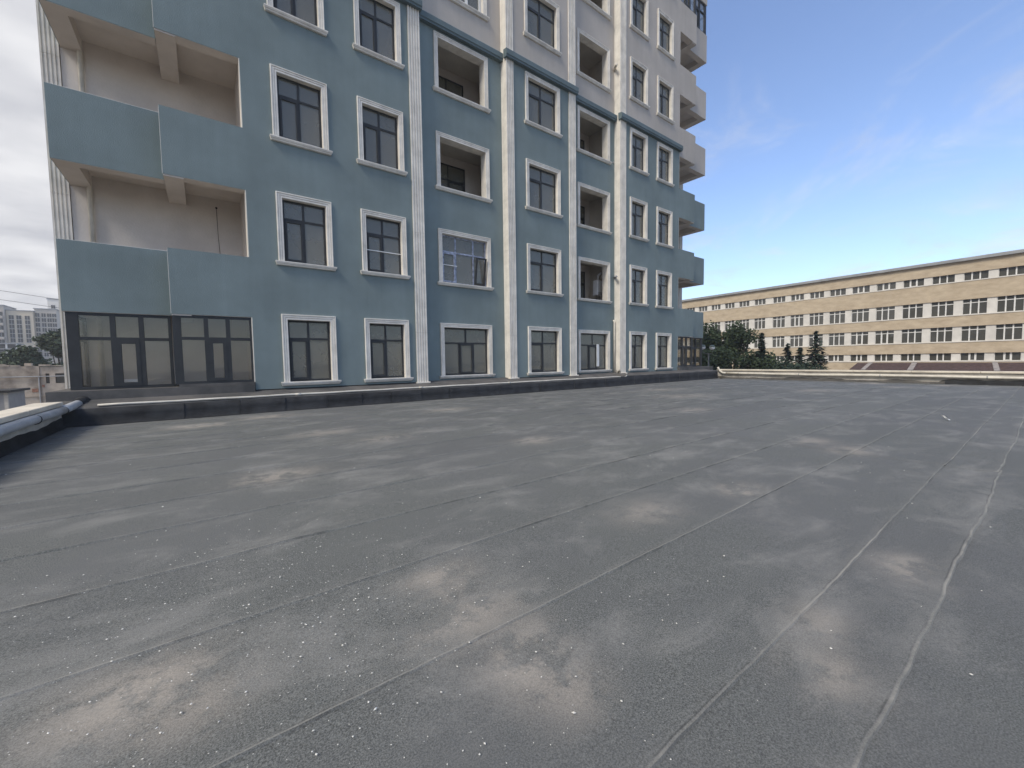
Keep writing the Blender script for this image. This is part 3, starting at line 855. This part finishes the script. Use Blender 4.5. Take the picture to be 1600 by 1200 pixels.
# weeds at the pilaster foot and the far corner
def weed(name, label, x, y, z, n, h, m, sp):
    mb = MB()
    for i in range(n):
        a = random.uniform(0, 6.28); r = random.uniform(0, sp); bx_, by = x+r*math.cos(a), y+r*math.sin(a)*.6
        tx = bx_+random.uniform(-.5,.5)*h; ty = by+random.uniform(-.5,.5)*h*.6; tz = z+h*random.uniform(.4,1)
        w = .008
        mb.quad((bx_-w,by,z),(bx_+w,by,z),((bx_+tx)/2+w,(by+ty)/2,(z+tz)/2+.1*h),((bx_+tx)/2-w,(by+ty)/2,(z+tz)/2+.1*h))
        mb.quad(((bx_+tx)/2-w,(by+ty)/2,(z+tz)/2+.1*h),((bx_+tx)/2+w,(by+ty)/2,(z+tz)/2+.1*h),(tx,ty,tz))
    tag(obj(name, mb, m, None, (x,y,z)), label, 'plant')
weed('weed_tuft', 'tuft of dry weeds growing at the foot of the fourth pilaster', 15.62, 12.36, -.67, 26, .22, DRY, .16)
weed('weed_tuft', 'tuft of dry weeds in the corner where ledge and far parapet meet', 23.4, 11.3, DECK+.01, 40, .22, DRY, .22)

# ================================================================ school building on the right
A43 = R(4.3); dS = Vector((math.sin(A43), math.cos(A43), 0)); nS = Vector((math.cos(A43), -math.sin(A43), 0)); P0 = Vector((70.6, 6.5, 0))
sch = thing('school_building', 'long four storey tan stone building with bands of white framed windows behind the trees', 'building', P0+nS*6+Vector((0,0,GZ)))
class SB(MB):
    """boxes in facade coordinates: s along, o depth behind the face, z"""
    def sb(s, s0, s1, o0, o1, z0, z1):
        b = len(s.v)
        for z in (z0, z1):
            for (q, o) in ((s0,o0),(s1,o0),(s1,o1),(s0,o1)):
                p = P0+dS*q+nS*o; s.v.append((p.x,p.y,z))
        s.f += [(b,b+3,b+2,b+1),(b+4,b+5,b+6,b+7),(b,b+1,b+5,b+4),(b+1,b+2,b+6,b+5),(b+2,b+3,b+7,b+6),(b+3,b,b+4,b+7)]
        return s
S0, S1 = -24, 48
wins = []
e = 10.50
while e > S0+3: wins.append((e-1.88, e)); e -= 2.60
e = 13.10
wins.append((11.22, 13.06)); wins.append((13.77, 15.53)); wins.append((16.30, 18.04)); wins.append((18.81, 20.56)); wins.append((21.68, 23.36))
e = 24.2
while e < S1-3: wins.append((e, e+1.66)); e += 2.46
wins.sort()
rowsS = [(8.45, 9.36, 'r1'), (4.56, 6.30, 'r2'), (1.48, 3.22, 'r3'), (-.79, .13, 'r4')]
bands = [(9.36, 10.72), (6.30, 8.45), (3.22, 4.56), (.13, 1.48), (GZ, -.79)]
for z0, z1 in bands: obj('stone_band', SB().sb(S0, S1, -.10, .35, z0, z1), TAN, sch)
# thin pale string course under each window row
for z0, z1, _ in rowsS: obj('string_course', SB().sb(S0, S1, -.15, -.09, z0-.09, z0-.005), PANELW, sch)
obj('back_mass', SB().sb(S0, S1, .9, 12, GZ, 10.7), DARKW, sch)
obj('fascia', SB().sb(S0-.2, S1+.2, -.42, .4, 10.70, 10.98), GREYROOF, sch)
obj('roof', SB().sb(S0-.1, S1+.1, -.3, 12.2, 10.98, 11.06), GREYROOF, sch)
pan_c = {}
for z0, z1, rn in rowsS:
    prev = S0
    for a, b in wins:
        if a-prev > .05:
            obj('wall_panel', SB().sb(prev, a, 0, .3, z0+.002, z1-.002), PANELW, sch)
        prev = b
    obj('wall_panel', SB().sb(prev, S1, 0, .3, z0+.002, z1-.002), PANELW, sch)
def school_window(a, b, z0, z1, rn):
    f = SB(); w = b-a; t = .05 if rn != 'r4' else .06
    f.sb(a, a+t*.6, .12, .2, z0, z1); f.sb(b-t*.6, b, .12, .2, z0, z1)
    f.sb(a, b, .121, .199, z0, z0+t)
    c1, c2 = (a+.34*w, a+.67*w) if rn != 'r4' else (a+.36*w, a+.63*w)
    for c in (c1, c2): f.sb(c-.055, c+.055, .10, .2, z0+t, z1)
    panes = [(a, c1), (c1, c2), (c2, b)]
    split = rn in ('r2', 'r3')
    tz = z0+.76*(z1-z0)
    if split: f.sb(a, b, .105, .195, tz-.04, tz+.04)
    if random.random() < .4:
        f.sb(c1+.05, c1+.10, .09, .19, z0+t, tz if split else z1); f.sb(c2-.10, c2-.05, .09, .19, z0+t, tz if split else z1)
        f.sb(c1+.1, c2-.1, .09, .19, z0+t, z0+t+.06)
    o = obj('window', f, WHITEF, sch)
    for p, q in panes:
        for zz in ([(z0+t, tz-.04), (tz+.04, z1)] if split else [(z0+t, z1)]):
            obj('pane', SB().sb(p+.02, q-.02, .16, .17, zz[0], zz[1]), GLASSF, o)
    # dim room behind with blinds in some
    if random.random() < .30:
        k = random.choice(panes); hh = random.uniform(.25, .7)*(z1-z0)
        obj('blind', SB().sb(k[0]+.05, k[1]-.05, .3, .32, z1-hh, z1), BALC, o)
for z0, z1, rn in rowsS:
    for a, b in wins:
        if -12 < a < 40: school_window(a, b, z0, z1, rn)
# a lean-to roof of brown tiles in front of the school
lean = thing('tiled_roof', 'dark brown tiled lean-to roof with pale ribs in front of the tan school', 'roof', P0-nS*3+Vector((0,0,GZ)))
def rp_(s_, o_, z_): q = P0+dS*s_-nS*o_; return (q.x, q.y, z_)
def slab_pts(top, bot, th):
    (sa, sb2), (ba, bb) = top, bot
    zt_, zb_ = -.99, -1.76
    m = MB(); v = [rp_(sa,.16,zt_), rp_(sb2,.16,zt_), rp_(bb,6,zb_), rp_(ba,6,zb_)]
    m.v = v+[(x,y,z-th) for x,y,z in v]
    m.f = [(0,1,2,3),(7,6,5,4),(0,4,5,1),(1,5,6,2),(2,6,7,3),(3,7,4,0)]
    return m
def sh(s_): return s_-.95
# tile courses laid as overlapping strips across each field
for sa, sb2 in ((9.6,8.45),(7.95,4.18),(3.65,-2.37),(-2.82,-9)):
    for k in range(8):
        f0, f1 = k/8, (k+1)/8+.01
        def at(s_, f, dz): return rp_(s_-.95*f, .16+5.84*f, -.99-.77*f+dz)
        m = MB(); v = [at(sa,f0,.0),at(sb2,f0,.0),at(sb2,f1,.035),at(sa,f1,.035)]
        m.v = v+[(x,y,z-.03) for x,y,z in v]; m.f = [(0,1,2,3),(7,6,5,4),(0,4,5,1),(1,5,6,2),(2,6,7,3),(3,7,4,0)]
        obj('tile_course', m, TILE, lean)
for sa, sb2 in ((8.42,7.98),(4.16,3.67),(-2.39,-2.80)):
    m = slab_pts((sa,sb2),(sh(sa),sh(sb2)),.05); m.shift(0,0,.06); obj('rib', m, RIB, lean)
m = MB(); 
for s_ in (8.6, 3, -2, -8): 
    q = rp_(s_, 5.6, 0); m.box(q[0]-.15,q[0]+.15,q[1]-.15,q[1]+.15,GZ,-1.82)
obj('supports', m, GREYC, lean)

# ================================================================ trees
def leaf_cloud(blobs, n, size, seed, up_bias=.25):
    rd = random.Random(seed); mb = MB()
    vols = [b[3]*b[4]*b[5] for b in blobs]; tot = sum(vols)
    for (cx, cy, cz, rx, ry, rz), vv in zip(blobs, vols):
        for _ in range(int(n*vv/tot)):
            while True:
                x, y, z = rd.gauss(0,1), rd.gauss(0,1), rd.gauss(0,1); l = math.sqrt(x*x+y*y+z*z)
                if l > .01: break
            q = rd.random()**.45*rd.choice((1,1,1,1.12)); x, y, z = x/l*q, y/l*q, z/l*q
            p = Vector((cx+x*rx, cy+y*ry, cz+z*rz))
            a = Vector((rd.uniform(-1,1),rd.uniform(-1,1),rd.uniform(-.7,.7))).normalized()
            b = a.cross(Vector((rd.uniform(-1,1),rd.uniform(-1,1),rd.uniform(-.3,1)))).normalized()
            s = size*rd.uniform(.6,1.3)
            mb.quad(p-a*s, p-b*s*.55+a*s*.1, p+a*s, p+b*s*.55-a*s*.1)
    return mb
def blob_tree(label, x, y, ztop, width, blobs_n, n, size, m, seed, group=None, zbase=None, name='broadleaf_tree', cat='tree'):
    rd = random.Random(seed); zb = zbase if zbase is not None else GZ
    t = thing(name, label, cat, (x,y,zb), group)
    hgt = ztop-zb
    tr = MB(); top = Vector((x+rd.uniform(-.3,.3), y, ztop-.25*hgt))
    tr.tube([(x,y,zb-.1),(x+.05,y,zb+.3*hgt),(x-.05,y+.05,zb+.55*hgt),tuple(top)], [.022*hgt,.017*hgt,.012*hgt,.004*hgt], 8)
    blobs = []
    for i in range(blobs_n):
        a = rd.uniform(0,6.28); rr = width*.5*rd.uniform(.15,.72); f = rd.random()**1.2
        cz = zb+hgt*(.30+.56*f); sc_ = 1-.55*max(0,f-.45)
        bx_, by = x+rr*sc_*math.cos(a), y+rr*sc_*math.sin(a)
        r_ = width*rd.uniform(.15,.24)
        blobs.append((bx_,by,cz,r_,r_,r_*.8))
        tr.tube([(x,y,zb+hgt*rd.uniform(.25,.5)),((x+bx_)/2,(y+by)/2,(zb+.3*hgt+cz)/2+.2),(bx_,by,cz)], [.008*hgt,.006*hgt,.002*hgt], 5)
    blobs.append((x,y,ztop-.14*hgt,width*.2,width*.2,.13*hgt))
    obj('trunk', tr, BARK, t); obj('crown', leaf_cloud(blobs, n, size, seed), m, t)
    return t
def conifer(label, x, y, ztop, wid, seed, n=2600, group='dark conifers before the tan school'):
    rd = random.Random(seed); t = thing('conifer_tree', label, 'tree', (x,y,GZ), group)
    h = ztop-GZ; tr = MB().tube([(x,y,GZ-.1),(x,y,GZ+.5*h),(x,y,ztop-.1)], [.12,.08,.015], 7)
    mb = MB(); tiers = 75
    for k in range(tiers):
        f = k/(tiers-1); z = GZ+.06*h+f*(h*.92); rad = wid*.5*(1-f)**.9+.10
        nb = int(5+8*(1-f))
        for b_ in range(nb):
            a = rd.uniform(0,6.28); rl = rad*rd.uniform(.65,1.15)
            tipz = z-rl*.18+rd.uniform(-.05,.12)
            tip = Vector((x+rl*math.cos(a), y+rl*math.sin(a), tipz))
            root = Vector((x,y,z+.1))
            m = max(3, int(rl*7))
            for i in range(m):
                q = root.lerp(tip, (i+.6)/m)+Vector((rd.uniform(-.06,.06),rd.uniform(-.06,.06),rd.uniform(-.1,.05)))
                s = .24*rd.uniform(.7,1.3)
                dv = Vector((math.cos(a+rd.uniform(-1,1)), math.sin(a+rd.uniform(-1,1)), rd.uniform(-.5,.3))).normalized()
                sv_ = dv.cross(Vector((rd.uniform(-.5,.5),rd.uniform(-.5,.5),1))).normalized()
                mb.quad(q-dv*s, q-sv_*s*.45, q+dv*s*1.1, q+sv_*s*.45)
    obj('trunk', tr, BARK, t); obj('crown', mb, LEAF2, t)
conifer('slim dark conifer just right of the broadleaf trees', 46, 18.2, 2.55, 3.6, 3)
conifer('shorter of the two small conifers left of the tallest spire', 47, 16.2, 1.35, 5.0, 4)
conifer('small conifer touching the left flank of the broad spired conifer', 48.5, 15.6, .95, 5.0, 5)
conifer('broad conifer with the tallest spire of those standing right of the others', 48, 14.1, 2.55, 6.6, 6)
blob_tree('leafy dark tree rising beside the corner glazing of the blue building', 47, 24.2, 4.3, 5.6, 24, 9500, .17, LEAF, 11, 'broadleaf trees before the school')
blob_tree('open crowned leafy tree between the street lamp and the slim conifer', 48, 21.7, 4.2, 5.4, 24, 9500, .17, LEAF, 12, 'broadleaf trees before the school')
blob_tree('low dense bush at the foot of the slim conifer', 46, 19.2, .75, 5.4, 16, 9000, .15, LEAF, 13, None, -5.5, 'bush', 'bush')
blob_tree('low dense bush under the street lamp globes behind the parapet', 45, 22.3, 1.2, 6.5, 18, 10000, .15, LEAF, 14, None, -5.5, 'bush', 'bush')
blob_tree('low dark bush between the small conifers and the parapet', 44, 14.6, -.45, 5.6, 14, 7000, .15, LEAF2, 15, None, -5.5, 'bush', 'bush')
blob_tree('big rounded dark green tree behind the old plastered wall on the left', -17.3, 90, 5.7, 8.5, 20, 9000, .33, LEAF3, 21)
blob_tree('lower spreading tree at the left of the big rounded tree', -20.3, 88, 3.2, 7.5, 14, 8000, .33, LEAF3, 22)

# street lamp with two globes
sl = thing('street_lamp', 'street lamp with two pale globes in front of the dark trees', 'street lamp', (32, 16.5, GZ))
smooth(obj('pole', MB().tube([(32,16.5,GZ),(32,16.5,-3),(32,16.5,.35)], [.07,.055,.045], 10), STEEL, sl))
smooth(obj('arm', MB().tube([(32,16.98,.58),(32,16.96,.45),(32,16.75,.33),(32,16.5,.30),(32,16.28,.33),(32,16.2,.42),(32,16.2,.52)], .025, 8), STEEL, sl))
for yy, zz in ((16.98,.86),(16.22,.80)):
    gl = smooth(obj('globe', MB().sphere((32,yy,zz), .20, 16, 8, -1, .05), GLOBE, sl))
    smooth(obj('globe_cap', MB().sphere((32,yy,zz), .202, 16, 6, .06, 1), GLOBED, gl))

# ================================================================ left distance
ow = thing('old_building', 'old building with peeling beige plaster and two small dark windows at the left', 'building', (-20, 63, GZ))
ops = [(-12.62,-12.36,-1.6,-.62),(-11.97,-11.30,-1.6,-.62)]
obj('wall', wall_open(-40, -13.0, GZ, .12, 60, .35, []), OLD, ow)
obj('wall', wall_open(-12.98, 4, GZ, .06, 60.06, .35, ops), OLD, ow)
obj('roof', MB().box(-40, 4, 60.4, 68, GZ, -.2), GREYC, ow)
cp = MB(); 
x = -40
while x < 4:
    cp.box(x, x+random.uniform(.5,.9), 59.93, 60.45, .12, .12+random.uniform(.05,.20)); x += .9
obj('wall_cap', cp, OLD, ow)
for a, b, c, d in ops:
    f = MB(); f.box(a,a+.05,60.16,60.22,c,d); f.box(b-.05,b,60.16,60.22,c,d); f.box(a+.05,b-.05,60.16,60.22,d-.05,d); f.box(a+.05,b-.05,60.16,60.22,c,c+.05); f.box((a+b)/2-.02,(a+b)/2+.02,60.17,60.21,c+.05,d-.05)
    o = obj('window', f, BARK, ow); obj('pane', MB().box(a+.05,b-.05,60.185,60.195,c+.05,d-.05), GLASSF, o)
obj('chimney', MB().box(-14.05,-13.6,60.5,61,-.3,.42), OLD, ow)
obj('chimney', MB().box(-15.6,-15.3,60.5,61,-.3,.36), OLD, ow)
obj('brick_patch', MB().box(-13.56,-13.16,59.965,60.05,-2.42,-2.08), BRICK, ow)
obj('brick_patch', MB().box(-12.9,-12.72,60.02,60.08,-1.95,-1.72), BRICK, ow)
obj('plinth_line', MB().box(-40,4,59.90,60.0,-2.86,-2.72), OLD, ow)
obj('wall_pipe', MB().tube([(-40,59.85,-.86),(-20,59.85,-.88),(4,59.85,-.92)], .05, 6), GREYC, ow)
obj('wall_pipe', MB().tube([(-13.04,59.88,GZ),(-13.04,59.88,-.9)], .05, 6), GREYC, ow)
gate = thing('garage_shed', 'small grey shed with an overhanging flat roof at the far left below the coping', 'shed', (-11, 36, GZ))
obj('wall', MB().box(-13, -8.9, 35.1, 38, GZ, -1.38), GREYC, gate)
obj('roof', MB().box(-13.2, -8.70, 34.9, 38.2, -1.375, -1.25), DARKW, gate)
obj('corner_post', MB().box(-8.98, -8.84, 35.02, 35.16, GZ, -1.39), WALLP, gate)
yard = structure(obj('yard_pavement', MB().box(-40, 6, 38.5, 59.8, GZ+.004, GZ+.02), GREYC))

def far_block(label, x0, x1, y0, y1, z1, m, cols, rows, ww, wh, zr0, dz, wm=None, balc=None, cap=True, group='apartment blocks far behind the old wall'):
    t = thing('apartment_block', label, 'building', ((x0+x1)/2, (y0+y1)/2, GZ), group)
    obj('wall', MB().box(x0, x1, y0, y1, GZ, z1), m, t)
    me = None
    for cx in cols:
        for r in range(rows):
            z = zr0+dz*r
            if z+wh > z1-.5: continue
            if me is None:
                mb = MB(); mb.box(-ww/2-.15,ww/2+.15,-.10,.05,-.1,wh+.15); me = mb.mesh('window', DARKW)
                f = MB(); f.box(-ww/2-.25,ww/2+.25,-.3,.02,-.25,-.1); f.box(-.04,.04,-.13,-.1,-.1,wh+.15)
                fm = f.mesh('frame', PANELW)
            o = link('window', me, t, (cx, y0-.02, z)); link('frame', fm, o, (cx, y0-.02, z))
    if balc:
        for bx0, bx1 in balc:
            for r in range(rows):
                z = zr0+dz*r-1.0
                if z > z1-3: continue
                obj('balcony', MB().box(bx0, bx1, y0-1.3, y0-.1, z, z+1.15), m, t)
    if cap: obj('roof_edge', MB().box(x0-.3, x1+.3, y0-.3, y1+.3, z1, z1+.4), GREYC, t)
    return t
far_block('far apartment block with stacked grey balconies at the picture left edge', -96, -74.7, 300, 316, 29.4, BLOCKG, [-76.0,-79.2,-82.5,-86], 9, 1.5, 1.9, 1.3, 3.3, balc=[(-77.2,-75),(-80.5,-78)])
far_block('far cream apartment block with three columns of dark windows', -74.5, -66.0, 302, 316, 27.4, BLOCKC, [-73.0,-70.6,-67.9], 8, 1.25, 1.7, 12.3, 2.2)
tb = far_block('far grey and white apartment block right of the cream one', -65.9, -58.6, 304, 318, 28.9, BLOCKG, [-65.0,-62.9,-61.0,-59.3], 9, 1.1, 1.6, 5.5, 2.45)
far_block('far white tower with a flat projecting roof, tallest of the distant blocks', -66.5, -54, 330, 348, 37.0, SIDING, [-64.5,-61.6,-58.8,-56.8,-55], 10, 1.2, 1.7, 8.0, 3.0, balc=[(-58,-56)])
uc = thing('construction_frame', 'bare concrete frame of an unfinished building below the cream block', 'building', (-73, 285, GZ))
for z in (5.6, 8.2, 10.6): obj('slab', MB().box(-92, -66.8, 280, 290, z, z+.45), GREYC, uc)
for i in range(9):
    xx = -91.5+3.05*i; obj('column', MB().box(xx, xx+.5, 280.2, 280.7, GZ, 10.6), PANELW, uc)
obj('back_wall', MB().box(-92, -66.8, 286, 286.3, GZ, 10.6), DARKW, uc)
hs = thing('low_house', 'low house with a grey sloping roof before the far blocks', 'building', (-29, 108, GZ))
obj('wall', MB().box(-34, -24.5, 105, 112, GZ, .4), OLD, hs)
obj('roof', MB().prism_x([(104.5,.4),(112.5,.4),(108.5,1.9)], -34.3, -24.2), GREYROOF, hs)
tc_ = thing('overhead_cable', 'two sagging overhead cables crossing the sky above the far blocks', 'cable', (-30,120,14))
for z0, sag in ((15.3,.0),(13.6,.0)):
    obj('wire', MB().tube([(-55,120,z0+3.2),(-40,120,z0+1.0),(-30,120,z0-.75),(-20,120,z0-2.2),(-6,120,z0-3.3)], .035, 5), CABLE, tc_)

# ---------------------------------------------------------------- air
hm = bpy.data.materials.new('haze'); hm.use_nodes = True
ht = hm.node_tree; ht.nodes.clear()
pv = N(ht, 'ShaderNodeVolumePrincipled'); pv.inputs['Density'].default_value = .0008; pv.inputs['Color'].default_value = (.90,.93,.97,1); pv.inputs['Anisotropy'].default_value = .2
ho = N(ht, 'ShaderNodeOutputMaterial'); ht.links.new(pv.outputs[0], ho.inputs['Volume'])
stuff(obj('haze', MB().box(-910, 910, -910, 910, GZ-1.2, 42), hm))

# ---------------------------------------------------------------- render settings
scene.render.engine = 'CYCLES'
scene.cycles.max_bounces = 8
scene.cycles.volume_bounces = 0
scene.cycles.transparent_max_bounces = 12
